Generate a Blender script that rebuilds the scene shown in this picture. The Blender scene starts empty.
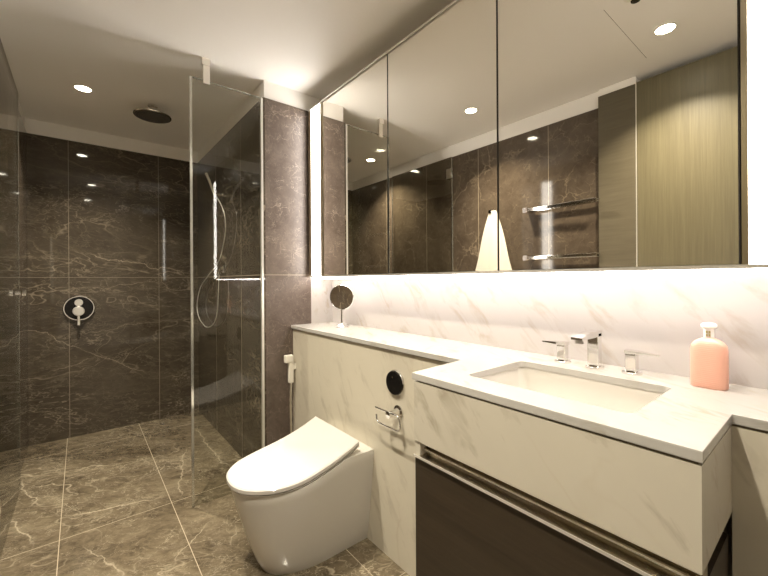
import bpy, bmesh, math, random
from mathutils import Vector, Matrix

S = bpy.context.scene
COL = S.collection
R = math.radians

# ------------------------------------------------------------------ camera
cam_d = bpy.data.cameras.new('camera')
cam = bpy.data.objects.new('camera', cam_d)
COL.objects.link(cam)
cam_d.sensor_width = 36.0
cam_d.lens = 36.0 * 372.84 / 768.0
cam_d.clip_start = 0.02
cam_d.shift_y = -(288.0 - 280.16) / 768.0
yaw, roll = R(50.808), R(-0.35)
fw = Vector((-math.sin(yaw), math.cos(yaw), 0))
r0 = Vector((math.cos(yaw), math.sin(yaw), 0))
u0 = Vector((0, 0, 1))
rt = r0 * math.cos(roll) + u0 * math.sin(roll)
up = u0 * math.cos(roll) - r0 * math.sin(roll)
m = Matrix((rt, up, -fw)).transposed().to_4x4()
m.translation = Vector((0, 0, 1.2))
cam.matrix_world = m
S.camera = cam

# ------------------------------------------------------------------ world, exposure
w = bpy.data.worlds.new('world')
S.world = w
w.use_nodes = True
w.node_tree.nodes['Background'].inputs[0].default_value = (1.0, 0.9, 0.76, 1)
w.node_tree.nodes['Background'].inputs[1].default_value = 0.15
S.view_settings.view_transform = 'Standard'
S.view_settings.look = 'None'
S.view_settings.gamma = 1.0
S.view_settings.use_curve_mapping = False
S.view_settings.exposure = 1.9
S.cycles.use_denoising = True
S.cycles.use_adaptive_sampling = False
S.cycles.max_bounces = 12
S.cycles.glossy_bounces = 8
S.cycles.transparent_max_bounces = 16
S.cycles.sample_clamp_indirect = 6.0
S.cycles.caustics_reflective = True
S.cycles.blur_glossy = 0.0

STRIP_POWER = 4.4          # emission of the vertical light strips
STRIP_COL = (1.0, 0.95, 0.90)
UNDER_L = 8.5              # emission of the light line under the cabinet
UNDER_COL = (1.0, 0.90, 0.84)
DOWN_W = 6.0
DOWN_COL = (1.0, 0.90, 0.73)

# ------------------------------------------------------------------ dimensions (metres)
XB, XR, XE = -3.763, -2.17, 1.0       # shower back wall, return wall, far right wall
YS, YC, YW, YO = 0.847, 1.14, 1.32, -0.297
ZC, ZT = 2.404, 2.294
YL, ZL = 1.020, 0.923                  # ledge slab front edge, countertop level
CAB_Z0, CAB_Z1 = 1.222, 2.284

# ------------------------------------------------------------------ material helpers
def mat(name, color=(0.8, 0.8, 0.8), rough=0.5, metal=0.0, spec=None, coat=0.0):
    m = bpy.data.materials.new(name)
    m.use_nodes = True
    b = m.node_tree.nodes['Principled BSDF']
    b.inputs['Base Color'].default_value = (*color, 1)
    b.inputs['Roughness'].default_value = rough
    b.inputs['Metallic'].default_value = metal
    if spec is not None:
        b.inputs['Specular IOR Level'].default_value = spec
    b.inputs['Coat Weight'].default_value = coat
    return m

class NT:
    """small helper around a node tree"""
    def __init__(s, m):
        s.t = m.node_tree
        s.b = s.t.nodes['Principled BSDF']
    def n(s, typ, **kw):
        nd = s.t.nodes.new(typ)
        for k, v in kw.items():
            setattr(nd, k, v)
        return nd
    def l(s, a, b):
        s.t.links.new(a, b)
    def math(s, op, a, b=None, c=None, clamp=False):
        nd = s.n('ShaderNodeMath', operation=op, use_clamp=clamp)
        for i, v in enumerate((a, b, c)):
            if v is None:
                continue
            if isinstance(v, (int, float)):
                nd.inputs[i].default_value = v
            else:
                s.l(v, nd.inputs[i])
        return nd.outputs[0]
    def pos(s):
        return s.n('ShaderNodeNewGeometry').outputs['Position']
    def mapping(s, vec, loc=(0, 0, 0), rot=(0, 0, 0), scale=(1, 1, 1)):
        # rotate first, then stretch, so the grain follows the turned axes
        a = s.n('ShaderNodeMapping')
        a.inputs['Rotation'].default_value = rot
        a.inputs['Location'].default_value = loc
        s.l(vec, a.inputs['Vector'])
        b = s.n('ShaderNodeMapping')
        b.inputs['Scale'].default_value = scale
        s.l(a.outputs[0], b.inputs['Vector'])
        return b.outputs[0]
    def noise(s, vec, scale, detail=4, rough=0.55, dist=0.0, lac=2.0):
        nd = s.n('ShaderNodeTexNoise')
        nd.inputs['Scale'].default_value = scale
        nd.inputs['Detail'].default_value = detail
        nd.inputs['Roughness'].default_value = rough
        nd.inputs['Lacunarity'].default_value = lac
        nd.inputs['Distortion'].default_value = dist
        s.l(vec, nd.inputs['Vector'])
        return nd.outputs['Fac']
    def ramp(s, fac, stops):
        nd = s.n('ShaderNodeValToRGB')
        e = nd.color_ramp.elements
        while len(e) < len(stops):
            e.new(0.5)
        for i, (p, c) in enumerate(stops):
            e[i].position = p
            e[i].color = (*c, 1) if len(c) == 3 else c
        s.l(fac, nd.inputs[0])
        return nd.outputs['Color']
    def mix(s, fac, a, b, mode='MIX'):
        nd = s.n('ShaderNodeMix', data_type='RGBA', blend_type=mode)
        if isinstance(fac, (int, float)):
            nd.inputs[0].default_value = fac
        else:
            s.l(fac, nd.inputs[0])
        for i, v in ((6, a), (7, b)):
            if isinstance(v, tuple):
                nd.inputs[i].default_value = (*v, 1)
            else:
                s.l(v, nd.inputs[i])
        return nd.outputs[2]
    def ridge(s, vec, scale, width, detail=3, dist=0.0, rough=0.5):
        """thin curved lines where a noise crosses its middle"""
        f = s.noise(vec, scale, detail, rough, dist)
        d = s.math('ABSOLUTE', s.math('SUBTRACT', f, 0.5))
        return s.math('SUBTRACT', 1.0, s.math('DIVIDE', d, width), clamp=True)
    def lines(s, comp, places, width):
        """grout lines at given coordinates of one axis"""
        tot = None
        for p in places:
            d = s.math('ABSOLUTE', s.math('SUBTRACT', comp, p))
            k = s.math('LESS_THAN', d, width)
            tot = k if tot is None else s.math('MAXIMUM', tot, k)
        return tot

def brown_marble(name, grain_rot, joints, base=(0.105, 0.082, 0.058), light=(0.20, 0.165, 0.12),
                 vein=(0.55, 0.46, 0.34), rough=0.04, vein_amt=0.75, seed=0.0, stretch=(1.0, 1.0, 2.6), warp_amt=0.7, long_veins=None, crackle=0.0, contrast=(0.36, 0.52, 0.68),
                 grout=(0.42, 0.36, 0.27)):
    m = mat(name, base, rough)
    n = NT(m)
    p = n.pos()
    v0 = n.mapping(p, (seed, seed * 0.7, -seed), grain_rot, stretch)
    warp = n.n('ShaderNodeTexNoise')
    warp.inputs['Scale'].default_value = 1.7
    warp.inputs['Detail'].default_value = 5
    n.l(v0, warp.inputs['Vector'])
    sub = n.n('ShaderNodeVectorMath', operation='MULTIPLY_ADD')
    n.l(warp.outputs['Color'], sub.inputs[0])
    sub.inputs[1].default_value = (warp_amt,) * 3
    n.l(v0, sub.inputs[2])
    v = sub.outputs[0]
    cloud = n.noise(v, 2.4, 8, 0.62)
    fine = n.noise(v, 16, 8, 0.75)
    mixv = n.math('ADD', n.math('MULTIPLY', cloud, 0.5), n.math('MULTIPLY', fine, 0.5))
    col = n.ramp(mixv, [(contrast[0], base), (contrast[1], tuple(0.55 * a + 0.45 * b for a, b in zip(base, light))), (contrast[2], light)])
    mask = n.math('MULTIPLY', n.math('SUBTRACT', n.noise(v0, 1.6, 3, 0.5), 0.40), 5.0, clamp=True)
    big = n.math('MULTIPLY', n.ridge(v, 1.1, 0.0045, 4, 0.3), n.math('ADD', n.math('MULTIPLY', mask, 0.75), 0.15))
    mid = n.math('MULTIPLY', n.ridge(v, 2.7, 0.008, 5, 0.4, 0.6), mask)
    hair = n.math('MULTIPLY', n.ridge(v, 7.5, 0.016, 4, 0.6, 0.6), n.math('MULTIPLY', mask, 0.55))
    vn = n.math('MAXIMUM', n.math('MAXIMUM', big, n.math('MULTIPLY', mid, 0.8)), hair)
    if crackle:
        for sc_k, wd, st in ((3.2, 0.010, 0.8), (8.0, 0.018, 0.75), (19.0, 0.035, 0.55)):
            vo = n.n('ShaderNodeTexVoronoi', feature='DISTANCE_TO_EDGE')
            vo.inputs['Scale'].default_value = sc_k
            wn3 = n.n('ShaderNodeTexNoise'); wn3.inputs['Scale'].default_value = sc_k * 0.9; wn3.inputs['Detail'].default_value = 5
            wn3.inputs['Roughness'].default_value = 0.65
            n.l(v0, wn3.inputs['Vector'])
            m3 = n.n('ShaderNodeVectorMath', operation='MULTIPLY_ADD')
            n.l(wn3.outputs['Color'], m3.inputs[0]); m3.inputs[1].default_value = (1.6 / sc_k,) * 3; n.l(v0, m3.inputs[2])
            n.l(m3.outputs[0], vo.inputs['Vector'])
            k = n.math('SUBTRACT', 1.0, n.math('DIVIDE', vo.outputs['Distance'], wd), clamp=True)
            mk = n.math('MULTIPLY', n.math('SUBTRACT', n.noise(v0, sc_k * 0.55, 3, 0.6, 0.5), 0.48), 6.0, clamp=True)
            vn = n.math('MAXIMUM', vn, n.math('MULTIPLY', n.math('MULTIPLY', k, mk), st * crackle))
    vn = n.math('MULTIPLY', vn, vein_amt)
    if long_veins:
        axes, segs = long_veins
        off = n.n('ShaderNodeVectorMath', operation='MULTIPLY_ADD')
        wn2 = n.n('ShaderNodeTexNoise'); wn2.inputs['Scale'].default_value = 4.5; wn2.inputs['Detail'].default_value = 7
        wn2.inputs['Roughness'].default_value = 0.6
        n.l(p, wn2.inputs['Vector'])
        n.l(wn2.outputs['Color'], off.inputs[0]); off.inputs[1].default_value = (0.16, 0.16, 0.16); n.l(p, off.inputs[2])
        s3 = n.n('ShaderNodeSeparateXYZ'); n.l(off.outputs[0], s3.inputs[0])
        A, B = (n.math('SUBTRACT', s3.outputs['XYZ'.index(a)], 0.08) for a in axes)
        for p0, p1, wd, st in segs:
            vn = n.math('MAXIMUM', vn, n.math('MULTIPLY', seg(n, A, B, p0, p1, wd), st))
            vn = n.math('MAXIMUM', vn, n.math('MULTIPLY', n.math('MULTIPLY', seg(n, A, B, p0, p1, wd * 6), n.math('MULTIPLY', n.math('SUBTRACT', fine, 0.42), 4.0, clamp=True)), st * 0.35))
    col = n.mix(vn, col, vein)
    if joints:
        sep = n.n('ShaderNodeSeparateXYZ')
        n.l(p, sep.inputs[0])
        tot = None
        for ax, places in joints.items():
            k = n.lines(sep.outputs['XYZ'.index(ax)], places, 0.0016)
            tot = k if tot is None else n.math('MAXIMUM', tot, k)
        col = n.mix(tot, col, grout)
        n.l(n.math('ADD', n.math('MULTIPLY', tot, 0.5), rough), n.b.inputs['Roughness'])
    n.l(col, n.b.inputs['Base Color'])
    return m

def seg(n, a, b, p0, p1, w):
    """mask of one long vein between two points of a plane, with tapering ends"""
    dx, dy = p1[0] - p0[0], p1[1] - p0[1]
    L = math.hypot(dx, dy); ux, uy = dx / L, dy / L
    ra = n.math('SUBTRACT', a, p0[0]); rb = n.math('SUBTRACT', b, p0[1])
    t = n.math('ADD', n.math('MULTIPLY', ra, ux), n.math('MULTIPLY', rb, uy))
    d = n.math('ABSOLUTE', n.math('SUBTRACT', n.math('MULTIPLY', rb, ux), n.math('MULTIPLY', ra, uy)))
    k = n.math('SUBTRACT', 1.0, n.math('DIVIDE', d, w), clamp=True)
    e = n.math('MULTIPLY', n.math('MULTIPLY', t, 9.0, clamp=True), n.math('MULTIPLY', n.math('SUBTRACT', L, t), 9.0, clamp=True))
    return n.math('MULTIPLY', k, e)

def crackle_marble(name, base, light, vein, joints, rough, seed, amt=0.6, scale=7.0, grout=(0.42, 0.36, 0.27)):
    m = mat(name, base, rough)
    n = NT(m)
    p = n.pos()
    wn = n.n('ShaderNodeTexNoise'); wn.inputs['Scale'].default_value = 6.0; wn.inputs['Detail'].default_value = 6
    wn.inputs['Roughness'].default_value = 0.6
    v0 = n.mapping(p, (seed, seed * 0.3, seed * 0.6), (0.3, 0.5, 0.2), (1, 1, 1))
    n.l(v0, wn.inputs['Vector'])
    ma = n.n('ShaderNodeVectorMath', operation='MULTIPLY_ADD')
    n.l(wn.outputs['Color'], ma.inputs[0]); ma.inputs[1].default_value = (0.22, 0.22, 0.22); n.l(v0, ma.inputs[2])
    v = ma.outputs[0]
    tot = None
    for sc_k, wd, st in ((scale * 0.5, 0.014, 1.0), (scale, 0.020, 0.8), (scale * 2.2, 0.03, 0.45)):
        vo = n.n('ShaderNodeTexVoronoi', feature='DISTANCE_TO_EDGE')
        vo.inputs['Scale'].default_value = sc_k
        n.l(v, vo.inputs['Vector'])
        k = n.math('SUBTRACT', 1.0, n.math('DIVIDE', vo.outputs['Distance'], wd), clamp=True)
        mk = n.math('MULTIPLY', n.math('SUBTRACT', n.noise(v0, sc_k * 0.7, 3, 0.6, 0.5), 0.47), 7.0, clamp=True)
        k = n.math('MULTIPLY', n.math('MULTIPLY', k, mk), st)
        tot = k if tot is None else n.math('MAXIMUM', tot, k)
    f = n.math('ADD', n.math('MULTIPLY', n.noise(v, 4, 8, 0.65), 0.6), n.math('MULTIPLY', n.noise(v, 22, 6, 0.7), 0.4))
    col = n.ramp(f, [(0.38, base), (0.62, light)])
    col = n.mix(n.math('MULTIPLY', tot, amt), col, vein)
    if joints:
        sep = n.n('ShaderNodeSeparateXYZ'); n.l(p, sep.inputs[0]); jt = None
        for ax, places in joints.items():
            k = n.lines(sep.outputs['XYZ'.index(ax)], places, 0.0014)
            jt = k if jt is None else n.math('MAXIMUM', jt, k)
        col = n.mix(jt, col, grout)
    n.l(col, n.b.inputs['Base Color'])
    return m

def white_marble(name, rot, rough=0.16, base=(0.80, 0.765, 0.69), seed=0.0, amt=0.75):
    m = mat(name, base, rough)
    n = NT(m)
    p = n.pos()
    v = n.mapping(p, (seed, seed, seed), rot, (0.30, 1, 1))
    dash = n.noise(v, 17, 5, 0.6, 0.5)
    mask = n.noise(p, 4.2, 3, 0.5)
    k = n.math('MULTIPLY', n.math('SUBTRACT', dash, 0.545), 8.0, clamp=True)
    k = n.math('MULTIPLY', k, n.math('MULTIPLY', n.math('SUBTRACT', mask, 0.33), 5.0, clamp=True))
    v2 = n.mapping(p, (seed + 3, seed, 0), rot, (0.35, 1, 1))
    ln = n.math('MULTIPLY', n.ridge(v2, 3.6, 0.012, 4, 0.9), n.math('MULTIPLY', n.math('SUBTRACT', n.noise(p, 3.1, 2), 0.50), 6.0, clamp=True))
    cl = n.noise(v2, 3.0, 5, 0.6)
    c0 = n.ramp(cl, [(0.35, tuple(0.93 * x for x in base)), (0.65, base)])
    c1 = n.mix(n.math('MULTIPLY', k, amt), c0, (0.34, 0.295, 0.225))
    c2 = n.mix(n.math('MULTIPLY', ln, 0.3), c1, (0.45, 0.38, 0.28))
    n.l(c2, n.b.inputs['Base Color'])
    return m

def wood(name, c0, c1, rot=(0, 0, 0), stretch=(1, 1, 1), rough=0.4, scale=9):
    m = mat(name, c0, rough)
    n = NT(m)
    v = n.mapping(n.pos(), (0.3, 0.2, 0.1), rot, stretch)
    a = n.noise(v, scale, 6, 0.65, 0.15)
    b = n.noise(v, scale * 5, 3, 0.6)
    f = n.math('ADD', n.math('MULTIPLY', a, 0.6), n.math('MULTIPLY', b, 0.4))
    n.l(n.ramp(f, [(0.36, c0), (0.64, c1)]), n.b.inputs['Base Color'])
    bump = n.n('ShaderNodeBump')
    bump.inputs['Strength'].default_value = 0.15
    bump.inputs['Distance'].default_value = 0.002
    n.l(b, bump.inputs['Height'])
    n.l(bump.outputs[0], n.b.inputs['Normal'])
    return m

def glass_mat(name, tint):
    m = bpy.data.materials.new(name)
    m.use_nodes = True
    t = m.node_tree
    t.nodes.remove(t.nodes['Principled BSDF'])
    out = t.nodes['Material Output']
    tr = t.nodes.new('ShaderNodeBsdfTransparent')
    tr.inputs[0].default_value = (*tint, 1)
    gl = t.nodes.new('ShaderNodeBsdfGlossy')
    gl.inputs['Roughness'].default_value = 0.0
    fr = t.nodes.new('ShaderNodeFresnel')
    ge = t.nodes.new('ShaderNodeNewGeometry')
    io = t.nodes.new('ShaderNodeMix')           # same 1.45 seen from either side of the pane
    io.inputs[2].default_value = 1.45
    io.inputs[3].default_value = 1 / 1.45
    t.links.new(ge.outputs['Backfacing'], io.inputs[0])
    t.links.new(io.outputs[0], fr.inputs[0])
    mx = t.nodes.new('ShaderNodeMixShader')
    t.links.new(fr.outputs[0], mx.inputs[0])
    t.links.new(tr.outputs[0], mx.inputs[1])
    t.links.new(gl.outputs[0], mx.inputs[2])
    t.links.new(mx.outputs[0], out.inputs['Surface'])
    return m

def emit(name, col, strength):
    m = mat(name, (0.8, 0.8, 0.8), 0.5)
    b = m.node_tree.nodes['Principled BSDF']
    b.inputs['Emission Color'].default_value = (*col, 1)
    b.inputs['Emission Strength'].default_value = strength
    return m

WALL_J = {'Z': [1.236]}
M = {}
M['paint'] = mat('white paint', (0.90, 0.87, 0.82), 0.6)
M['floor'] = brown_marble('brown marble floor tile', (0, 0, R(35)), {'X': [-3.47, -2.30, -1.136, 0.03], 'Y': [-0.08, 0.38, 0.915]},
                          base=(0.066, 0.050, 0.031), light=(0.195, 0.158, 0.104), vein=(0.52, 0.45, 0.33), rough=0.14, crackle=1.0, seed=2.0, stretch=(1.7, 1, 1),
                          grout=(0.36, 0.30, 0.21), contrast=(0.40, 0.50, 0.61), vein_amt=0.7, warp_amt=0.4,
                          long_veins=('XY', [((-2.50, -0.07), (-2.40, 0.37), 0.007, 0.8), ((-3.42, 0.73), (-2.45, 0.725), 0.006, 0.7), ((-3.18, -0.30), (-2.69, -0.14), 0.006, 0.7),
                                             ((-2.89, -0.33), (-2.30, -0.17), 0.006, 0.7), ((-2.30, 0.40), (-3.0, 0.60), 0.005, 0.6), ((-1.78, 0.28), (-2.0, 0.50), 0.005, 0.6),
                                             ((-1.92, 0.60), (-1.72, 0.52), 0.005, 0.6), ((-2.9, 0.02), (-2.7, 0.32), 0.004, 0.5), ((-2.2, 0.0), (-1.8, 0.15), 0.005, 0.5)]))
M['tile_back'] = brown_marble('brown marble back wall tile', (R(6), 0, 0), {'Z': [1.236], 'Y': [-0.066, 0.534]}, seed=5.0, stretch=(1, 0.7, 1.7), warp_amt=0.45,
                              base=(0.045, 0.035, 0.024), light=(0.095, 0.077, 0.054), vein_amt=0.42, contrast=(0.38, 0.52, 0.68), crackle=0.5, grout=(0.22, 0.185, 0.135),
                              long_veins=('YZ', [((-0.46, 0.93), (0.02, 0.68), 0.003, 0.55), ((-0.02, 0.70), (0.45, 0.40), 0.003, 0.5), ((0.0, 1.43), (0.75, 1.28), 0.004, 0.6),
                                                 ((-0.25, 1.10), (0.60, 1.20), 0.003, 0.35), ((-0.1, 0.80), (0.8, 0.86), 0.003, 0.3), ((-0.2, 0.50), (0.1, 0.62), 0.004, 0.4)]))
M['tile_side'] = brown_marble('brown marble side wall tile', (0, R(-14), 0), {'Z': [1.236], 'X': [-3.17, -2.57]}, seed=9.0, stretch=(0.8, 1, 1.8), warp_amt=0.4,
                              base=(0.046, 0.036, 0.025), light=(0.088, 0.072, 0.051), vein_amt=0.4)
M['tile_return'] = crackle_marble('brown marble return wall tile', (0.085, 0.064, 0.052), (0.150, 0.117, 0.095), (0.46, 0.38, 0.31), {'Z': [1.236]}, 0.38, 12.3, 0.62, 15.0)
M['tile_return'].node_tree.nodes['Principled BSDF'].inputs['Specular IOR Level'].default_value = 0.35
M['tile_opposite'] = crackle_marble('brown marble opposite wall tile', (0.060, 0.045, 0.032), (0.105, 0.081, 0.058), (0.36, 0.29, 0.21),
                                    {'X': [-3.11, -2.51, -1.91, -1.31]}, 0.07, 15.0, 0.5, 5.0)
M['marble_front'] = white_marble('white marble front', (0, R(-52), 0), 0.25, base=(0.58, 0.54, 0.45))
M['marble_ledge'] = white_marble('white marble ledge', (0, R(-60), 0), 0.25, base=(0.62, 0.575, 0.47), seed=5.5, amt=0.38)
M['marble_top'] = white_marble('white marble top', (0, 0, R(30)), 0.12, base=(0.50, 0.485, 0.455), seed=3.0, amt=0.5)
M['marble_splash'] = white_marble('white marble splashback', (0, R(-48), 0), 0.2, base=(0.46, 0.435, 0.415), seed=7.0, amt=0.6)
M['marble_side'] = white_marble('white marble side', (R(60), 0, R(90)), 0.25, base=(0.60, 0.555, 0.465), seed=4.0)
M['ceramic'] = mat('white ceramic', (0.62, 0.595, 0.545), 0.08, coat=0.4)
M['lid'] = mat('white glossy lid', (0.62, 0.59, 0.55), 0.10, coat=0.3)
M['chrome'] = mat('polished chrome', (0.80, 0.79, 0.77), 0.06, 1.0)
M['brushed'] = mat('brushed steel', (0.84, 0.81, 0.75), 0.30, 1.0)
M['glass_edge'] = mat('polished glass edge', (0.62, 0.62, 0.57), 0.12, 0.85)
M['nozzle_face'] = mat('dark satin metal', (0.13, 0.115, 0.095), 0.3, 0.9)
M['edge'] = mat('pale aluminium edge', (0.82, 0.80, 0.76), 0.3, 0.6)
M['brass'] = mat('pale bronze frame', (0.52, 0.46, 0.34), 0.28, 1.0)
M['mirror'] = mat('mirror silver', (0.90, 0.875, 0.81), 0.0, 1.0)
M['glass'] = glass_mat('clear shower glass', (0.945, 0.95, 0.93))
M['dark'] = mat('dark shadow gap', (0.03, 0.025, 0.02), 0.6)
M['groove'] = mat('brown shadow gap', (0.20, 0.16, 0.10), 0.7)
M['rail'] = mat('satin steel grip rail', (0.50, 0.46, 0.38), 0.22, 1.0)
M['black'] = mat('black gloss', (0.010, 0.009, 0.008), 0.12, spec=0.25)
M['rubber'] = mat('grey nozzle face', (0.30, 0.28, 0.25), 0.35, 0.3)
M['strip'] = emit('light strip diffuser', STRIP_COL, STRIP_POWER)
M['lamp'] = emit('downlight lens', (1.0, 0.92, 0.74), 14.0)
M['led'] = emit('under cabinet light lens', UNDER_COL, UNDER_L)
M['white_plastic'] = mat('white plastic', (0.82, 0.79, 0.70), 0.3)
M['towel'] = mat('cream towelling', (0.66, 0.62, 0.54), 0.95)
M['pink'] = mat('salmon pink glass', (0.76, 0.41, 0.31), 0.35)
M['pearl'] = mat('clear pale cap', (0.86, 0.80, 0.76), 0.15)
M['gold'] = mat('gold emblem', (0.55, 0.45, 0.20), 0.3, 0.8)
M['drawer_wood'] = wood('dark brown oak drawer', (0.024, 0.016, 0.009), (0.042, 0.029, 0.017), (0, 0, 0), (0.06, 1, 1), 0.45, 30)
M['panel_h'] = wood('taupe oak horizontal grain', (0.085, 0.070, 0.042), (0.115, 0.096, 0.060), (0, 0, 0), (0.10, 1, 1), 0.5, 14)
M['panel_v'] = wood('taupe oak vertical grain', (0.100, 0.085, 0.047), (0.138, 0.119, 0.068), (0, 0, 0), (1, 1, 0.03), 0.42, 38)

# ridged pink bottle
n = NT(M['pink'])
wv = n.n('ShaderNodeTexWave', wave_type='BANDS', bands_direction='Z')
wv.inputs['Scale'].default_value = 66
wv.inputs['Distortion'].default_value = 1.2
wv.inputs['Detail'].default_value = 2
n.l(n.pos(), wv.inputs['Vector'])
bp = n.n('ShaderNodeBump')
bp.inputs['Strength'].default_value = 0.35
bp.inputs['Distance'].default_value = 0.0008
n.l(wv.outputs['Fac'], bp.inputs['Height'])
n.l(bp.outputs[0], n.b.inputs['Normal'])
# towelling bump
n = NT(M['towel'])
bp = n.n('ShaderNodeBump')
bp.inputs['Strength'].default_value = 0.4
bp.inputs['Distance'].default_value = 0.003
n.l(n.noise(n.pos(), 250, 2), bp.inputs['Height'])
n.l(bp.outputs[0], n.b.inputs['Normal'])

# ------------------------------------------------------------------ geometry helpers (all in world metres)
def V(*a): return Vector(a)

def box(bm, x0, y0, z0, x1, y1, z1):
    x0, x1 = sorted((x0, x1)); y0, y1 = sorted((y0, y1)); z0, z1 = sorted((z0, z1))
    vs = [bm.verts.new(p) for p in ((x0, y0, z0), (x1, y0, z0), (x1, y1, z0), (x0, y1, z0), (x0, y0, z1), (x1, y0, z1), (x1, y1, z1), (x0, y1, z1))]
    for f in ((3, 2, 1, 0), (4, 5, 6, 7), (0, 1, 5, 4), (1, 2, 6, 5), (2, 3, 7, 6), (3, 0, 4, 7)):
        bm.faces.new([vs[i] for i in f])
    return vs

def bevel(bm, w, seg=2):
    bmesh.ops.bevel(bm, geom=list(bm.edges), offset=w, segments=seg, profile=0.7, affect='EDGES', clamp_overlap=True)
    return bm

def bx(x0, y0, z0, x1, y1, z1, bev=0.0, seg=2):
    bm = bmesh.new()
    box(bm, x0, y0, z0, x1, y1, z1)
    if bev: bevel(bm, bev, seg)
    return bm

def lathe(bm, prof, origin, axis=(0, 0, 1), seg=40, close=True):
    """prof: list of (radius, height along axis)"""
    ax = Vector(axis).normalized()
    t = Vector((1, 0, 0)) if abs(ax.x) < 0.9 else Vector((0, 1, 0))
    a = ax.cross(t).normalized(); b = ax.cross(a).normalized()
    o = Vector(origin)
    rings = []
    for r, h in prof:
        if r < 1e-6:
            rings.append([bm.verts.new(o + ax * h)])
        else:
            rings.append([bm.verts.new(o + ax * h + (a * math.cos(k * 2 * math.pi / seg) + b * math.sin(k * 2 * math.pi / seg)) * r) for k in range(seg)])
    for p, q in zip(rings, rings[1:]):
        for k in range(seg):
            k2 = (k + 1) % seg
            if len(p) == 1 and len(q) == 1: continue
            if len(p) == 1: bm.faces.new((p[0], q[k2], q[k]))
            elif len(q) == 1: bm.faces.new((p[k], p[k2], q[0]))
            else: bm.faces.new((p[k], p[k2], q[k2], q[k]))
    if close:
        for rr in (rings[0], rings[-1]):
            if len(rr) > 1:
                bm.faces.new(rr)
    bmesh.ops.recalc_face_normals(bm, faces=list(bm.faces))
    return bm

def smooth_path(pts, n=8):
    pts = [Vector(p) for p in pts]
    out = []
    for i in range(len(pts) - 1):
        p0 = pts[max(i - 1, 0)]; p1 = pts[i]; p2 = pts[i + 1]; p3 = pts[min(i + 2, len(pts) - 1)]
        for k in range(n):
            t = k / n
            out.append(0.5 * ((2 * p1) + (p2 - p0) * t + (2 * p0 - 5 * p1 + 4 * p2 - p3) * t * t + (3 * p1 - p0 - 3 * p2 + p3) * t ** 3))
    out.append(pts[-1])
    return out

def tube(bm, pts, r, seg=12):
    pts = [Vector(p) for p in pts]
    tang = [(pts[min(i + 1, len(pts) - 1)] - pts[max(i - 1, 0)]).normalized() for i in range(len(pts))]
    up_ = Vector((0, 0, 1)) if abs(tang[0].z) < 0.9 else Vector((1, 0, 0))
    nrm = (up_ - tang[0] * up_.dot(tang[0])).normalized()
    rings = []
    for p, t in zip(pts, tang):
        nrm = (nrm - t * nrm.dot(t)).normalized()
        bi = t.cross(nrm)
        rr = r if not callable(r) else r(len(rings) / (len(pts) - 1))
        rings.append([bm.verts.new(p + (nrm * math.cos(2 * math.pi * k / seg) + bi * math.sin(2 * math.pi * k / seg)) * rr) for k in range(seg)])
    for a, b in zip(rings, rings[1:]):
        for k in range(seg):
            bm.faces.new((a[k], a[(k + 1) % seg], b[(k + 1) % seg], b[k]))
    bm.faces.new(rings[0]); bm.faces.new(rings[-1])
    bmesh.ops.recalc_face_normals(bm, faces=list(bm.faces))
    return bm

def plate(outer, holes, z0, z1, bev=0.0):
    """flat slab from outline loops (x, y), with holes"""
    bm = bmesh.new()
    edges = []
    for loop in [outer] + holes:
        vs = [bm.verts.new((x, y, z1)) for x, y in loop]
        for i in range(len(vs)):
            edges.append(bm.edges.new((vs[i], vs[(i + 1) % len(vs)])))
    bmesh.ops.triangle_fill(bm, use_beauty=True, use_dissolve=True, edges=edges)
    fs = list(bm.faces)
    r = bmesh.ops.extrude_face_region(bm, geom=fs)
    bmesh.ops.translate(bm, vec=(0, 0, z0 - z1), verts=[g for g in r['geom'] if isinstance(g, bmesh.types.BMVert)])
    bmesh.ops.recalc_face_normals(bm, faces=list(bm.faces))
    if bev:
        ed = [e for e in bm.edges if len(e.link_faces) == 2 and e.calc_face_angle(0) > 0.9 and abs(e.verts[0].co.z - e.verts[1].co.z) < 1e-6]
        bmesh.ops.bevel(bm, geom=ed, offset=bev, segments=2, profile=0.7, affect='EDGES')
    return bm

def rrect(x0, y0, x1, y1, r, n=6):
    pts = []
    for cx, cy, a0 in ((x1 - r, y1 - r, 0), (x0 + r, y1 - r, 90), (x0 + r, y0 + r, 180), (x1 - r, y0 + r, 270)):
        for k in range(n + 1):
            a = R(a0 + 90 * k / n)
            pts.append((cx + r * math.cos(a), cy + r * math.sin(a)))
    return pts

LOC = {}
def thing(name, label, cat, loc, group=None):
    o = bpy.data.objects.new(name, None)
    o.empty_display_size = 0.05
    COL.objects.link(o)
    o.location = loc
    LOC[o.name] = Vector(loc)
    tag(o, label, cat, group)
    return o

def tag(o, label, cat, group=None):
    o['label'] = label
    o['category'] = cat
    if group: o['group'] = group
    return o

def part(name, bm, material, parent=None, smooth=False, label=None, origin=None):
    org = Vector(origin) if origin is not None else (LOC[parent.name] if parent is not None else Vector((0, 0, 0)))
    bmesh.ops.translate(bm, vec=-org, verts=list(bm.verts))
    me = bpy.data.meshes.new(name)
    bm.to_mesh(me); bm.free()
    me.materials.append(M[material])
    if smooth:
        for p in me.polygons: p.use_smooth = True
        me.set_sharp_from_angle(angle=R(38))
    o = bpy.data.objects.new(name, me)
    COL.objects.link(o)
    if parent is not None:
        o.parent = parent
        o.location = org - LOC[parent.name]
    else:
        o.location = org
    LOC[o.name] = org
    if label: o['label'] = label
    return o

def struct(name, bm, material, parent=None):
    o = part(name, bm, material, parent, origin=(0, 0, 0) if parent is None else None)
    o['kind'] = 'structure'
    return o

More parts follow.
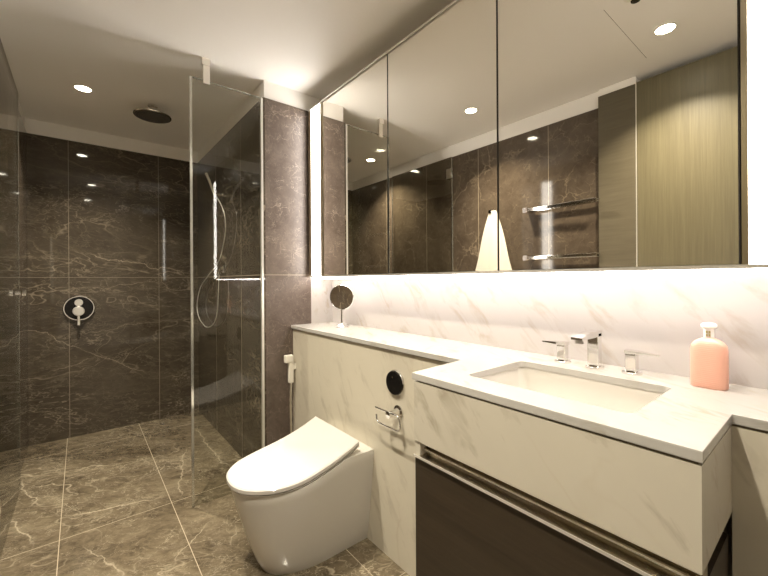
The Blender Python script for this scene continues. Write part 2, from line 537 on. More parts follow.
# ================================================================== the room
struct('floor', bx(XB - 0.1, -0.85, -0.1, XE + 0.1, YW + 0.1, 0.0), 'floor')
struct('ceiling', bx(XB - 0.1, -0.85, ZC, XE + 0.1, YW + 0.1, ZC + 0.1), 'paint')
struct('trim_1', bx(-0.668, -0.12, ZC - 0.0006, -0.6665, 0.46, ZC + 0.002), 'groove')    # hairline joint of the access panel

wb = struct('wall_back', bx(XB - 0.1, YO - 0.1, 0, XB - 0.012, YW + 0.1, ZC), 'paint')
struct('tile_cladding', bx(XB - 0.012, YO, 0, XB, YS, ZT), 'tile_back', wb)
# the block of wall beside the shower: its long face and the return towards the cabinet
wr = struct('wall_side', bx(XB - 0.1, YS + 0.012, 0, XR - 0.012, YW + 0.1, ZC), 'paint')
struct('tile_cladding', bx(XB, YS, 0, XR, YS + 0.012, ZT), 'tile_side', wr)
struct('tile_return', bx(XR - 0.012, YS + 0.012, 0, XR, YC + 0.02, ZT), 'tile_return', wr)
struct('splash_return', bx(XR - 0.012, YC + 0.02, 0, XR, YW, CAB_Z0), 'marble_splash', wr)
wv_ = struct('wall_vanity', bx(XR - 0.012, YW + 0.012, 0, XE + 0.1, YW + 0.1, ZC), 'paint')
struct('splashback', bx(XR, YW, 0, XE, YW + 0.012, CAB_Z0 + 0.02), 'marble_splash', wv_)
wo = struct('wall_opposite', bx(XB - 0.1, YO - 0.1, 0, -0.962, YO - 0.012, ZC), 'paint')
struct('wall_shade_recess', bx(-1.03, -0.85, 0, XE + 0.1, -0.75, ZC), 'paint', wo)  # unseen recess added behind the door so the gap above it stays dark
struct('wall_shade_recess_end', bx(-1.03, -0.75, 0, -0.93, YO - 0.1, ZC), 'paint', wo)  # end of the added recess
struct('tile_cladding', bx(XB, YO - 0.012, 0, -0.9725, YO, ZT), 'tile_opposite', wo)
struct('wall_right', bx(XE, -0.85, 0, XE + 0.1, YW + 0.1, ZC), 'paint')
# boxed-in marble ledge: low wall in front of the cistern
wlg = struct('wall_ledge', bx(XR, YL + 0.012, 0, -0.823, YL + 0.032, ZL - 0.026), 'marble_ledge')
struct('ledge_panel', bx(-0.143, YL + 0.012, 0, XE, YL + 0.032, ZL - 0.026), 'marble_ledge', wlg)
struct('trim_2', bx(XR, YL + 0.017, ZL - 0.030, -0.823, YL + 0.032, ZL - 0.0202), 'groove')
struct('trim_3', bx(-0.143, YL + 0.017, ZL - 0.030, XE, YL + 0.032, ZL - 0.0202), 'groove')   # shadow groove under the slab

# ================================================================== mirror cabinet
cab = thing('mirror_cabinet', 'long wall cabinet with three mirrored doors and glowing end strips above the basin', 'mirror cabinet', (XR / 2, YC, CAB_Z0))
part('carcass', bx(XR + 0.001, YC + 0.022, CAB_Z0 + 0.002, -0.002, YW - 0.001, CAB_Z1), 'white_plastic', cab)
# bronze surround on the front: uprights and thin rails
yf0, yf1 = YC - 0.004, YC + 0.022
for a, b in ((-2.168, -2.116), (-2.002, -1.978), (-0.139, -0.128), (-0.012, -0.002)):
    part('frame_upright', bx(max(a, -2.150), yf0, CAB_Z0, b, yf1, CAB_Z1), 'brass', cab)
part('bottom_rail', bx(-2.150, yf0 - 0.001, CAB_Z0 - 0.001, -0.002, yf1, CAB_Z0 + 0.008), 'edge', cab)
part('top_rail', bx(-2.150, yf0 - 0.001, CAB_Z1 - 0.006, -0.002, yf1, CAB_Z1 + 0.004), 'edge', cab)
for a, b in ((-1.977, -1.362), (-1.360, -0.761), (-0.759, -0.141)):
    d = part('mirror_door', bx(a + 0.001, YC + 0.001, CAB_Z0 + 0.009, b - 0.001, YC + 0.019, CAB_Z1 - 0.008), 'mirror', cab)
    e = bmesh.new()
    box(e, b - 0.0035, YC - 0.0005, CAB_Z0 + 0.009, b - 0.0005, YC + 0.019, CAB_Z1 - 0.008)
    part('edge_trim', e, 'dark', d)
part('light_strip', bx(-2.116, YC - 0.001, CAB_Z0 + 0.009, -2.003, YC + 0.020, CAB_Z1 - 0.007), 'strip', cab, label='glowing white vertical strip')
part('light_strip', bx(-0.127, YC - 0.001, CAB_Z0 + 0.009, -0.013, YC + 0.020, CAB_Z1 - 0.007), 'strip', cab, label='glowing white vertical strip')
part('under_light', bx(-2.155, 1.168, CAB_Z0 - 0.011, -0.02, 1.192, CAB_Z0 + 0.001), 'led', cab, label='glowing light line under the cabinet')

# ================================================================== countertop, basin, vanity
BX0, BX1, BY0, BY1 = -0.690, -0.272, 0.872, 1.165
hole = rrect(BX0, BY0, BX1, BY1, 0.018)
outer = [(XR, YL), (-0.832, YL), (-0.815, 0.770), (-0.141, 0.770), (-0.141, YL + 0.008), (XE, YL + 0.008), (XE, YW), (XR, YW)]
ct = part('countertop', plate(outer, [hole], ZL - 0.020, ZL, 0.0025), 'marble_top', None, origin=(-1.0, 1.1, ZL - 0.02))
tag(ct, 'white marble countertop running along the wall and widening around the basin', 'countertop')

bs = thing('basin', 'rectangular white undermount basin set into the marble countertop', 'sink', ((BX0 + BX1) / 2, (BY0 + BY1) / 2, 0.785))
bm = bmesh.new()
rings = []
for ins, z, rr in ((-0.022, 0.9025, 0.03), (-0.004, 0.9025, 0.022), (-0.003, 0.893, 0.022), (0.006, 0.83, 0.03), (0.020, 0.800, 0.04), (0.045, 0.790, 0.05), (0.12, 0.787, 0.02)):
    rings.append([bm.verts.new((x, y, z)) for x, y in rrect(BX0 + ins, BY0 + ins, BX1 - ins, BY1 - ins, rr)])
for p, q in zip(rings, rings[1:]):
    for k in range(len(p)):
        bm.faces.new((p[k], p[(k + 1) % len(p)], q[(k + 1) % len(p)], q[k]))
bm.faces.new(rings[-1])
bmesh.ops.recalc_face_normals(bm, faces=list(bm.faces))
bowl = part('bowl', bm, 'ceramic', bs, smooth=True)
bm = bmesh.new()
lathe(bm, [(0.0, 0.0), (0.026, 0.0), (0.026, 0.004), (0.022, 0.006), (0.0, 0.007)], ((BX0 + BX1) / 2, (BY0 + BY1) / 2 + 0.02, 0.790))
part('drain', bm, 'chrome', bs, smooth=True)

vt = thing('vanity_unit', 'vanity with white marble apron over a dark brown wooden drawer under the basin', 'vanity', (-0.48, 0.95, 0.2))
AX0, AX1, AY = -0.810, -0.143, 0.773
ap = bmesh.new()
box(ap, -0.797, AY, 0.722, AX1, AY + 0.018, ZL - 0.025)
box(ap, AX0, AY, 0.7225, -0.797, AY + 0.018, ZL - 0.025)
part('apron', ap, 'marble_front', vt)
part('apron_side', bx(AX1 - 0.018, AY + 0.018, 0.722, AX1, YL + 0.011, ZL - 0.025), 'marble_side', vt)
part('apron_side', bx(AX0, AY + 0.018, 0.722, AX0 + 0.015, YL + 0.011, ZL - 0.025), 'marble_side', vt)
gp = bmesh.new()
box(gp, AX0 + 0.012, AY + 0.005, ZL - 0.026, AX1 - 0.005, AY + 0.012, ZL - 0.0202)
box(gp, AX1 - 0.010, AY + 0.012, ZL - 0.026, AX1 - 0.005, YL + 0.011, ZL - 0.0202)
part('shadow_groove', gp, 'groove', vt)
# stepped metal grip rail between apron and drawer
gr = bmesh.new()
prof = [(0.014, 0.722), (0.014, 0.713), (0.026, 0.710), (0.026, 0.703), (0.018, 0.701), (0.018, 0.694), (0.028, 0.690), (0.028, 0.683), (-0.002, 0.681), (-0.002, 0.674), (0.060, 0.674), (0.060, 0.722)]
a_ = [gr.verts.new((-0.787, AY + y, z)) for y, z in prof]
b_ = [gr.verts.new((AX1 - 0.004, AY + y, z)) for y, z in prof]
for k in range(len(prof)):
    gr.faces.new((a_[k], a_[(k + 1) % len(prof)], b_[(k + 1) % len(prof)], b_[k]))
gr.faces.new(a_); gr.faces.new(b_)
bmesh.ops.recalc_face_normals(gr, faces=list(gr.faces))
rl = part('grip_rail', gr, 'rail', vt, label='stepped brushed metal grip rail')
part('bright_lip', bx(-0.808, AY - 0.0035, 0.6745, AX1 - 0.004, AY - 0.002, 0.6815), 'edge', rl)
part('bright_ridge', bx(-0.787, AY + 0.0125, 0.7135, AX1 - 0.004, AY + 0.0138, 0.7165), 'edge', rl)
part('bright_ridge', bx(-0.787, AY + 0.0165, 0.6945, AX1 - 0.004, AY + 0.0178, 0.6975), 'edge', rl)
part('drawer', bx(AX0, AY + 0.004, 0.235, AX1 - 0.004, AY + 0.024, 0.674, 0.0015), 'drawer_wood', vt, label='dark brown wooden drawer front')
part('carcass', bx(AX0 + 0.003, AY + 0.024, 0.235, AX1 - 0.006, YL + 0.011, 0.674), 'drawer_wood', vt)
part('rail_end', bx(AX0, AY + 0.004, 0.674, -0.789, AY + 0.030, 0.722), 'marble_front', vt)

# ================================================================== basin mixer set
def tap_body(x, y, w, d, h, t):
    bm = bmesh.new()
    lathe(bm, [(0.0, 0.0), (0.026, 0.0), (0.026, 0.004), (0.023, 0.006), (0.0, 0.006)], (x, y, ZL))
    part('base_ring', bm, 'chrome', t, smooth=True)
    part('body', bx(x - w / 2, y - d / 2, ZL + 0.006, x + w / 2, y + d / 2, ZL + h, 0.004, 3), 'chrome', t)

sp = thing('basin_spout', 'square chrome basin spout standing between two lever handles', 'faucet', (-0.488, 1.245, ZL))
tap_body(-0.488, 1.245, 0.032, 0.030, 0.112, sp)
bm = bmesh.new()
ys = [1.262, 1.20, 1.150, 1.120]
tops = [ZL + 0.116, ZL + 0.116, ZL + 0.112, ZL + 0.106]
bots = [ZL + 0.100, ZL + 0.098, ZL + 0.099, ZL + 0.099]
prev = None
for y, zt, zb in zip(ys, tops, bots):
    ring = [bm.verts.new(p) for p in ((-0.504, y, zb), (-0.472, y, zb), (-0.472, y, zt), (-0.504, y, zt))]
    if prev:
        for k in range(4): bm.faces.new((prev[k], prev[(k + 1) % 4], ring[(k + 1) % 4], ring[k]))
    else: bm.faces.new(ring)
    prev = ring
bm.faces.new(prev)
bmesh.ops.recalc_face_normals(bm, faces=list(bm.faces))
part('spout', bm, 'chrome', sp)
bm = bmesh.new()
lathe(bm, [(0.0, 0), (0.011, 0), (0.011, 0.013), (0.0, 0.013)], (-0.488, 1.138, ZL + 0.087))
part('aerator', bm, 'rubber', sp, smooth=True)

def tap_handle(x, sgn, label):
    t = thing('tap_handle', label, 'faucet handle', (x, 1.25, ZL), 'lever handles of the basin mixer')
    tap_body(x, 1.25, 0.028, 0.028, 0.058, t)
    bm = bmesh.new()
    x0, x1 = x - sgn * 0.016, x + sgn * 0.068
    vs = []
    for xx, zt, zb, hw in ((x0, ZL + 0.068, ZL + 0.058, 0.015), (x + sgn * 0.016, ZL + 0.067, ZL + 0.059, 0.014), (x1, ZL + 0.0635, ZL + 0.060, 0.006)):
        ring = [bm.verts.new(p) for p in ((xx, 1.25 - hw, zb), (xx, 1.25 + hw, zb), (xx, 1.25 + hw, zt), (xx, 1.25 - hw, zt))]
        if vs:
            for k in range(4): bm.faces.new((vs[k], vs[(k + 1) % 4], ring[(k + 1) % 4], ring[k]))
        else: bm.faces.new(ring)
        vs = ring
    bm.faces.new(vs)
    bmesh.ops.recalc_face_normals(bm, faces=list(bm.faces))
    part('lever', bm, 'chrome', t)
tap_handle(-0.590, -1, 'chrome lever handle of the basin mixer, left of the spout')
tap_handle(-0.388, 1, 'chrome lever handle of the basin mixer, between the spout and the pink bottle')

# ================================================================== pink bottle
bt = thing('bottle', 'pink ridged flat bottle with a pale cap on the countertop', 'bottle', (-0.213, 1.237, ZL))
def superring(bm, cx, cy, z, a, b, n=28, e=3.2):
    out = []
    for k in range(n):
        t = 2 * math.pi * k / n
        c, s_ = math.cos(t), math.sin(t)
        out.append(bm.verts.new((cx + a * abs(c) ** (2 / e) * (1 if c >= 0 else -1), cy + b * abs(s_) ** (2 / e) * (1 if s_ >= 0 else -1), z)))
    return out
def loft(bm, rings):
    for p, q in zip(rings, rings[1:]):
        for k in range(len(p)): bm.faces.new((p[k], p[(k + 1) % len(p)], q[(k + 1) % len(p)], q[k]))
    bm.faces.new(rings[0]); bm.faces.new(rings[-1])
    bmesh.ops.recalc_face_normals(bm, faces=list(bm.faces))
    return bm
bm = bmesh.new()
prof = [(0.000, 0.036, 0.019), (0.004, 0.039, 0.021), (0.02, 0.039, 0.021), (0.095, 0.039, 0.021), (0.106, 0.037, 0.020), (0.115, 0.031, 0.018), (0.121, 0.022, 0.015), (0.125, 0.013, 0.011), (0.127, 0.0105, 0.0105)]
loft(bm, [superring(bm, -0.213, 1.237, ZL + z, a * 0.95, b, e=3.0) for z, a, b in prof])
part('body', bm, 'pink', bt, smooth=True)
bm = bmesh.new(); lathe(bm, [(0.011, 0), (0.011, 0.022)], (-0.213, 1.237, ZL + 0.127), seg=24)
part('neck', bm, 'pearl', bt, smooth=True)
bm = bmesh.new()
for k in (0, 1):                                # two small square emblem marks on the neck
    for j in (0, 1):
        x = -0.2150 + k * 0.0052; z = ZL + 0.130 + j * 0.0078
        box(bm, x - 0.0019, 1.2252, z, x + 0.0019, 1.2270, z + 0.0064)
part('emblem', bm, 'gold', bt, label='gold emblem on the neck')
bm = bmesh.new(); lathe(bm, [(0.0, 0), (0.013, 0.0), (0.0165, 0.004), (0.0165, 0.010), (0.012, 0.014), (0.0, 0.016)], (-0.213, 1.237, ZL + 0.149), seg=28)
part('cap', bm, 'pearl', bt, smooth=True)

# ================================================================== magnifying mirror on the ledge
mm = thing('magnifying_mirror', 'small round chrome magnifying mirror on a stem on the ledge', 'mirror', (-1.866, 1.20, ZL))
bm = bmesh.new(); lathe(bm, [(0.0, 0), (0.040, 0), (0.040, 0.004), (0.033, 0.010), (0.016, 0.018), (0.010, 0.024), (0, 0.024)], (-1.866, 1.20, ZL))
part('base', bm, 'chrome', mm, smooth=True)
bm = bmesh.new(); tube(bm, [(-1.866, 1.20, ZL + 0.02), (-1.866, 1.20, ZL + 0.105)], 0.006)
part('stem', bm, 'chrome', mm, smooth=True)
ax = Vector((0.62, -0.78, -0.04)).normalized()
c = Vector((-1.866, 1.20, 1.102))
bm = bmesh.new(); lathe(bm, [(0.0, -0.008), (0.071, -0.008), (0.075, -0.004), (0.075, 0.005), (0.071, 0.008), (0.069, 0.006), (0.0, 0.0062)], c, ax, 48)
hd = part('mirror_head', bm, 'chrome', mm, smooth=True)
bm = bmesh.new(); lathe(bm, [(0.069, 0.0064), (0.05, 0.0050), (0.03, 0.0040), (0.0, 0.0034)], c + ax * 0.002, ax, 48, close=False)
part('mirror_glass', bm, 'mirror', hd, smooth=True)

# ================================================================== toilet
tl = thing('toilet', 'white back to wall toilet with its curved lid closed', 'toilet', (-1.575, 0.83, 0))
TX = -1.542
def lid_z(y):            # the swoop of the seat, high at the back
    return 0.396 + 0.090 * (max(0.0, (y - 0.56) / 0.39)) ** 2.0
def stations(yb, yt, hw, ns=30, s0=0.48):
    out = []
    for k in range(ns + 1):
        s_ = k / ns
        if s_ < 0.4:
            q = s_ / 0.4 * s0; wv2 = hw
        else:
            th = (s_ - 0.4) / 0.6 * math.pi / 2
            q = s0 + (1 - s0) * math.sin(th); wv2 = hw * max(math.cos(th), 0.0) ** 0.86
        out.append((yb + (yt - yb) * q, max(wv2, 0.002)))
    return out
def dring(bm, yb, yt, hw, zf, ns=30, rear=None):
    st = stations(yb, yt, hw, ns)
    left = [bm.verts.new((TX - w_ * (1 if rear is None else rear(y)), y, zf(y))) for y, w_ in st]
    right = [bm.verts.new((TX + w_ * (1 if rear is None else rear(y)), y, zf(y))) for y, w_ in st]
    return left, right
def dsurf(bm, levels):
    rows = [l + r[::-1] for l, r in levels]
    for p, q in zip(rows, rows[1:]):
        for k in range(len(p)):
            bm.faces.new((p[k], p[(k + 1) % len(p)], q[(k + 1) % len(p)], q[k]))
    for l, r in (levels[0], levels[-1]):
        for k in range(len(l) - 1):
            bm.faces.new((l[k], l[k + 1], r[k + 1], r[k]))
    bmesh.ops.recalc_face_normals(bm, faces=list(bm.faces))
    return bm
YB = YL + 0.011
bm = bmesh.new()
lv = []
def rim_z(y): return min(lid_z(y) - 0.026, 0.432)
for t in (0.0, 0.02, 0.12, 0.28, 0.45, 0.62, 0.78, 0.90, 0.965, 1.0):
    e = t ** 0.80
    hw = 0.140 + (0.200 - 0.140) * e
    yt = 0.582 + (0.464 - 0.582) * e
    if t == 1.0: hw -= 0.004; yt += 0.004
    lv.append(dring(bm, YB, yt, hw, lambda y, t=t: rim_z(y) * t))
dsurf(bm, lv)
part('pan', bm, 'ceramic', tl, smooth=True)
bm = bmesh.new()
dsurf(bm, [dring(bm, 0.955, 0.464, 0.188, lambda y: lid_z(y) - 0.025), dring(bm, 0.955, 0.459, 0.194, lambda y: lid_z(y) - 0.018), dring(bm, 0.955, 0.464, 0.188, lambda y: lid_z(y) - 0.0155)])
part('seat', bm, 'lid', tl, smooth=True)
bm = bmesh.new()
dsurf(bm, [dring(bm, 0.950, 0.460, 0.190, lambda y: lid_z(y) - 0.0135), dring(bm, 0.950, 0.454, 0.196, lambda y: lid_z(y) - 0.010), dring(bm, 0.950, 0.454, 0.196, lambda y: lid_z(y) + 0.003), dring(bm, 0.948, 0.459, 0.191, lambda y: lid_z(y) + 0.008)])
part('lid', bm, 'lid', tl, smooth=True)
bm = bmesh.new()
box(bm, TX - 0.12, 0.925, 0.425, TX + 0.12, 0.958, 0.452)
bevel(bm, 0.004)
part('hinge', bm, 'lid', tl)

# ================================================================== flush plate, roll holder, bidet sprayer on the ledge front
YP = YL + 0.012
fp = thing('flush_button', 'round dark chrome flush button set in the marble ledge above the toilet', 'flush button', (-1.190, YP, 0.768))
bm = bmesh.new(); lathe(bm, [(0, 0), (0.054, 0), (0.054, 0.004), (0.051, 0.008), (0, 0.010)], (-1.190, YP, 0.768), (0, -1, 0), 48)
part('bezel', bm, 'chrome', fp, smooth=True)
bm = bmesh.new(); lathe(bm, [(0, 0), (0.050, 0), (0.049, 0.004), (0.0, 0.005)], (-1.190, YP - 0.010, 0.768), (0, -1, 0), 48)
bt2 = part('plate', bm, 'black', fp, smooth=True)
bm = bmesh.new(); lathe(bm, [(0, 0), (0.005, 0), (0.005, 0.002), (0, 0.002)], (-1.194, YP - 0.0145, 0.792), (0, -1, 0), 16)
part('marking', bm, 'chrome', bt2, smooth=True)

tp = thing('toilet_roll_holder', 'empty chrome toilet roll holder on the marble ledge front', 'toilet roll holder', (-1.172, YP, 0.655))
bm = bmesh.new(); lathe(bm, [(0, 0), (0.027, 0), (0.027, 0.006), (0.016, 0.010), (0.012, 0.030), (0.014, 0.062), (0.0, 0.064)], (-1.172, YP, 0.650), (0, -1, 0), 32)
part('wall_mount', bm, 'chrome', tp, smooth=True)
bm = bmesh.new()
yq = YP - 0.058
tube(bm, [(-1.256, yq, 0.660), (-1.174, yq, 0.660), (-1.114, yq, 0.660), (-1.104, yq, 0.654), (-1.100, yq, 0.642), (-1.100, yq, 0.617), (-1.105, yq, 0.605), (-1.118, yq, 0.600), (-1.229, yq, 0.600), (-1.242, yq, 0.604), (-1.249, yq, 0.616), (-1.251, yq, 0.632)], 0.0042)
part('roll_bar', bm, 'chrome', tp, smooth=True)

bd = thing('bidet_sprayer', 'white handheld bidet sprayer hanging at the corner of the ledge beside the toilet', 'bidet sprayer', (-2.135, 1.0, 0.60))
part('holder', bx(-2.146, YP - 0.020, 0.655, -2.128, YP, 0.690, 0.003), 'white_plastic', bd)
part('handle', bx(-2.148, YP - 0.048, 0.575, -2.124, YP - 0.018, 0.740, 0.006, 3), 'white_plastic', bd)
bm = bx(-2.152, YP - 0.072, 0.700, -2.120, YP - 0.020, 0.746, 0.008, 3)
part('spray_head', bm, 'white_plastic', bd)
bm = bmesh.new()
pts = smooth_path([(-2.136, YP - 0.031, 0.577), (-2.137, YP - 0.035, 0.45), (-2.140, YP - 0.03, 0.28), (-2.142, YP - 0.025, 0.17), (-2.140, YP - 0.014, 0.13), (-2.14, YP - 0.001, 0.12)])
tube(bm, pts, lambda t: 0.0065 + 0.0008 * math.sin(t * 400))
part('hose', bm, 'brushed', bd, smooth=True)

# ================================================================== shower screen (fixed) and glass door
YG0, YG1 = 0.462, YS
sc_ = thing('shower_screen', 'fixed clear glass shower screen held by a ceiling clip next to the tiled wall', 'glass panel', (XR, 0.64, 0))
part('glass', bx(XR - 0.012, YG0, 0.006, XR - 0.002, YG1 - 0.010, 2.286), 'glass', sc_)
bm = bmesh.new(); box(bm, XR - 0.013, YG0 - 0.009, 0.006, XR - 0.001, YG0 + 0.003, 2.287)
part('edge', bm, 'glass_edge', sc_)
bm = bmesh.new(); box(bm, XR - 0.0125, YG0, 2.2855, XR - 0.0015, YG1 - 0.01, 2.2885)
part('top_edge', bm, 'glass_edge', sc_)
part('wall_channel', bx(XR - 0.016, YG1 - 0.012, 0.003, XR + 0.001, YG1, 2.286), 'edge', sc_)
cl = bmesh.new()
box(cl, XR - 0.016, 0.512, ZC - 0.038, XR + 0.010, 0.553, ZC)
box(cl, XR - 0.018, 0.520, 2.268, XR + 0.004, 0.553, ZC - 0.038)
part('ceiling_clip', cl, 'brushed', sc_)

dr = thing('shower_door', 'clear glass shower door standing open along the opposite tiled wall', 'glass door', (XR, YO, 0.01))
yd = YO + 0.022
part('glass', bx(-2.985, yd - 0.004, 0.012, XR - 0.004, yd + 0.004, 2.286), 'glass', dr)
bm = bmesh.new(); box(bm, -2.989, yd - 0.0045, 0.012, -2.985, yd + 0.0045, 2.286)
part('edge', bm, 'glass_edge', dr)
bm = bmesh.new(); box(bm, XR - 0.004, yd - 0.006, 0.012, XR + 0.002, yd + 0.006, 2.286)
part('edge', bm, 'glass_edge', dr)
part('top_edge', bx(-2.985, yd - 0.0045, 2.286, XR - 0.004, yd + 0.0045, 2.2885), 'groove', dr)
for z in (0.25, 2.14):
    part('hinge', bx(XR - 0.060, YO + 0.0005, z - 0.045, XR - 0.005, yd + 0.014, z + 0.045, 0.003), 'chrome', dr, label='square chrome hinge')
bm = bmesh.new(); lathe(bm, [(0, 0), (0.012, 0), (0.012, 0.012), (0.018, 0.018), (0.018, 0.034), (0, 0.036)], (-2.93, yd + 0.004, 1.14), (0, 1, 0), 24)
part('knob', bm, 'chrome', dr, smooth=True)

# ================================================================== shower fittings
sh = thing('rain_shower', 'round chrome rain shower head hanging from the shower ceiling', 'shower head', (-2.97, 0.39, 2.33))
bm = bmesh.new(); lathe(bm, [(0, 0.0), (0.108, 0.0), (0.112, 0.002), (0.114, 0.006), (0.112, 0.012), (0.10, 0.015), (0.04, 0.018), (0.018, 0.022), (0, 0.024)], (-2.97, 0.39, 2.325), (0, 0, 1), 56)
hdp = part('disc', bm, 'chrome', sh, smooth=True)
bm = bmesh.new()
for ring_i in range(1, 8):
    nn = ring_i * 7
    for k in range(nn):
        a = 2 * math.pi * k / nn
        lathe(bm, [(0.0022, 0), (0.0014, 0.003)], (-2.97 + ring_i * 0.0138 * math.cos(a), 0.39 + ring_i * 0.0138 * math.sin(a), 2.3236), (0, 0, -1), 6)
bm2 = bmesh.new(); lathe(bm2, [(0.0, 0.0), (0.104, 0.0), (0.104, -0.0015), (0.0, -0.0015)], (-2.97, 0.39, 2.325), (0, 0, 1), 56)
part('spray_face', bm2, 'nozzle_face', hdp)
nz = part('nozzles', bm, 'rubber', hdp)
nz['kind'] = 'stuff'
bm = bmesh.new(); lathe(bm, [(0.013, 0), (0.013, 0.045), (0.030, 0.050), (0.030, 0.060)], (-2.97, 0.39, 2.344), (0, 0, 1), 28)
part('ceiling_arm', bm, 'chrome', sh, smooth=True)

mx = thing('shower_mixer', 'round chrome and black shower mixer plate on the brown marble back wall', 'shower valve', (XB, -0.006, 0.997))
bm = bmesh.new(); lathe(bm, [(0, 0), (0.094, 0), (0.098, 0.004), (0.098, 0.016), (0.094, 0.020), (0, 0.020)], (XB, -0.006, 0.997), (1, 0, 0), 56)
part('rim', bm, 'chrome', mx, smooth=True)
bm = bmesh.new(); lathe(bm, [(0, 0), (0.088, 0), (0.088, 0.002), (0, 0.002)], (XB + 0.020, -0.006, 0.997), (1, 0, 0), 56)
part('face', bm, 'black', mx, smooth=True, label='black face plate')
bm = bmesh.new(); lathe(bm, [(0, 0), (0.027, 0), (0.027, 0.022), (0.024, 0.026), (0, 0.026)], (XB + 0.022, -0.008, 1.040), (1, 0, 0), 36)
part('diverter_knob', bm, 'edge', mx, smooth=True)
bm = bmesh.new(); lathe(bm, [(0, 0), (0.037, 0), (0.037, 0.030), (0.033, 0.035), (0, 0.035)], (XB + 0.022, -0.010, 0.975), (1, 0, 0), 40)
kn = part('temperature_knob', bm, 'edge', mx, smooth=True)
part('lever', bx(XB + 0.035, -0.020, 0.865, XB + 0.055, 0.000, 0.965, 0.004, 2), 'chrome', kn)

hs = thing('hand_shower', 'slim chrome hand shower with a looping hose on the tiled side wall', 'hand shower', (-2.96, YS, 1.29))
bm = bmesh.new(); tube(bm, [(-2.965, 0.79, 1.83), (-2.965, 0.765, 1.90), (-2.945, 0.742, 1.945), (-2.925, 0.715, 1.99)], lambda t: 0.0075 + 0.002 * t)
part('handset', bm, 'edge', hs, smooth=True)
bm = bmesh.new(); tube(bm, [(-2.965, YS, 1.855), (-2.965, 0.785, 1.855)], 0.011)
lathe(bm, [(0, 0), (0.026, 0), (0.026, 0.008), (0, 0.008)], (-2.965, YS, 1.855), (0, -1, 0), 28)
part('holder', bm, 'chrome', hs, smooth=True)
bm = bmesh.new()
pts = smooth_path([(-2.965, 0.79, 1.84), (-2.90, 0.80, 1.79), (-2.80, 0.805, 1.69), (-2.785, 0.81, 1.58), (-2.839, 0.81, 1.47), (-2.969, 0.81, 1.344), (-3.288, 0.81, 1.235), (-3.522, 0.81, 1.142), (-3.640, 0.81, 0.988), (-3.564, 0.81, 0.878), (-3.329, 0.81, 0.821), (-3.117, 0.81, 0.865), (-3.012, 0.81, 0.96), (-2.975, 0.81, 1.10), (-2.975, 0.815, 1.25)], 10)
tube(bm, pts, 0.0036, 10)
part('hose', bm, 'edge', hs, smooth=True)
bm = bx(-3.002, YS - 0.012, 1.262, -2.948, YS, 1.318, 0.003)
tube(bm, [(-2.975, YS - 0.01, 1.29), (-2.975, YS - 0.034, 1.29), (-2.975, YS - 0.036, 1.25)], 0.010)
part('wall_outlet', bm, 'chrome', hs)

# ================================================================== opposite wall: rails, towel, wooden cupboard and door
def towel_rail(z, label):
    t = thing('towel_rail', label, 'towel rail', (-1.21, YO, z), 'chrome rails on the opposite wall')
    for x in (-1.445,):
        part('bracket', bx(x - 0.018, YO, z - 0.018, x + 0.018, YO + 0.082, z + 0.018), 'chrome', t)
    for dy in (0.030, 0.072):
        part('bar', bx(-1.455, YO + dy - 0.006, z - 0.012, -0.966, YO + dy + 0.006, z + 0.010, 0.002), 'chrome', t)
towel_rail(1.700, 'upper chrome double towel rail on the marble wall opposite the mirror')
towel_rail(1.354, 'lower chrome double towel rail on the marble wall opposite the mirror')

hk = thing('towel_hook', 'small chrome hook on the marble wall holding the cream towel', 'hook', (-1.763, YO, 1.733))
bm = bmesh.new(); lathe(bm, [(0, 0), (0.022, 0), (0.022, 0.006), (0.009, 0.010), (0.009, 0.040), (0.015, 0.044), (0.015, 0.052), (0, 0.054)], (-1.763, YO, 1.738), (0, 1, 0), 28)
part('peg', bm, 'chrome', hk, smooth=True)

bm = bmesh.new()      # towel hung from one point: pleats fan out downwards
NR, NC = 26, 64
rows = []
for i in range(NR + 1):
    t = i / NR
    z = 1.745 - t * 0.80
    hw = 0.030 + 0.150 * min(1.0, t / 0.62) ** 0.9
    row = []
    for k in range(NC):
        a = 2 * math.pi * k / NC
        pl = 1 + 0.16 * math.sin(5 * a + 0.6) * min(1, t * 3)
        dpt = (0.012 + 0.010 * min(1, t * 2))
        row.append(bm.verts.new((-1.748 + hw * math.cos(a) * (1 + 0.04 * math.sin(9 * t)), YO + 0.034 + dpt * math.sin(a) * pl + 0.004 * math.sin(hw * 60 * math.cos(a)) * t, z - 0.012 * math.cos(3 * a) * t)))
    rows.append(row)
loft(bm, rows)
tw = part('towel', bm, 'towel', None, smooth=True, origin=(-1.748, YO + 0.034, 0.95))
tag(tw, 'cream bath towel hanging from a hook on the marble wall opposite', 'towel')

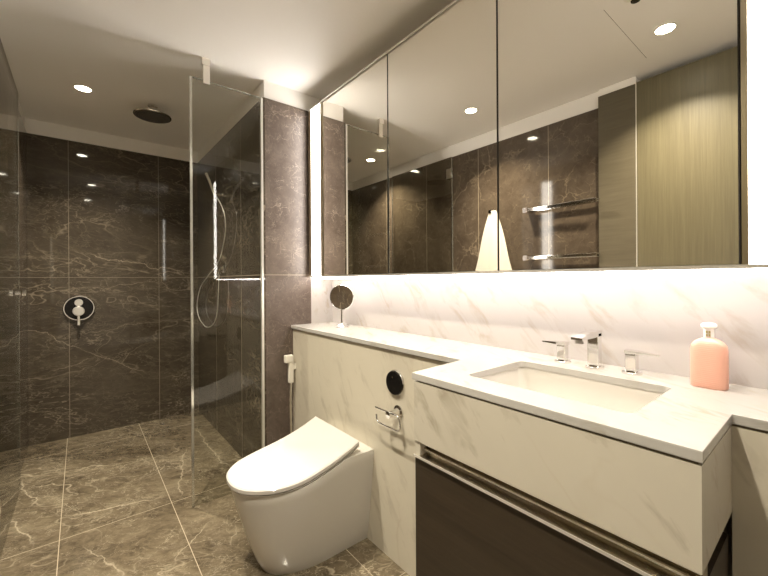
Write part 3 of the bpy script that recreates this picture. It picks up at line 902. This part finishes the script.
wc = thing('wood_cupboard', 'taupe oak built-in cupboard side panel with horizontal grain beside the towel rails', 'cupboard', (-0.81, -0.2, 0))
YD = -0.275
part('panel', bx(-0.972, -0.36, 0.0, -0.768, YD, 2.356, 0.001), 'panel_h', wc)
part('filler', bx(-0.972, -0.36, 2.356, -0.768, YD - 0.012, ZC), 'paint', wc, label='white filler strip')
dt = thing('wooden_door', 'tall taupe oak door with vertical grain facing the mirror', 'door', (-0.43, YD - 0.03, 0))
part('door_leaf', bx(-0.762, YD - 0.04, 0.01, 0.30, YD, 2.362, 0.002), 'panel_v', dt)
part('edge_strip', bx(-0.7668, YD - 0.03, 0.01, -0.7626, YD + 0.001, 2.360), 'edge', dt)

# ================================================================== ceiling fittings
def downlight(x, y, label, w_):
    t = thing('downlight', label, 'downlight', (x, y, ZC), 'recessed ceiling downlights')
    bm = bmesh.new(); lathe(bm, [(0.046, 0.002), (0.046, -0.003), (0.040, -0.004), (0.037, 0.0)], (x, y, ZC), (0, 0, 1), 40, close=False)
    part('trim_ring', bm, 'white_plastic', t, smooth=True)
    bm = bmesh.new(); lathe(bm, [(0, 0), (0.038, 0), (0.038, -0.002), (0, -0.002)], (x, y, ZC), (0, 0, 1), 32)
    part('lens', bm, 'lamp', t)
    l = bpy.data.lights.new('downlight_beam', 'AREA')
    l.shape = 'DISK'; l.size = 0.07; l.energy = w_; l.color = DOWN_COL; l.spread = R(115)
    o = bpy.data.objects.new('downlight_beam', l); COL.objects.link(o)
    o.parent = t; o.location = (0, 0, -0.006)
downlight(-2.973, 0.02, 'round white downlight in the shower ceiling', DOWN_W)
downlight(-1.66, 0.12, 'round white downlight over the toilet, the middle one in the mirror', DOWN_W)
downlight(-0.532, 0.09, 'round white downlight nearest the wooden door', DOWN_W)

sk = thing('sprinkler', 'small dark ceiling sprinkler in a white ring near the last downlight', 'sprinkler', (-0.545, 0.455, ZC))
bm = bmesh.new(); lathe(bm, [(0, 0), (0.045, 0), (0.045, -0.004), (0.030, -0.007), (0.018, -0.004), (0, -0.004)], (-0.545, 0.455, ZC), (0, 0, 1), 32)
part('cover_ring', bm, 'white_plastic', sk, smooth=True)
bm = bmesh.new(); lathe(bm, [(0, 0), (0.014, 0), (0.012, -0.020), (0.018, -0.022), (0.018, -0.025), (0, -0.026)], (-0.545, 0.455, ZC - 0.004), (0, 0, 1), 24)
part('nozzle', bm, 'black', sk, smooth=True)
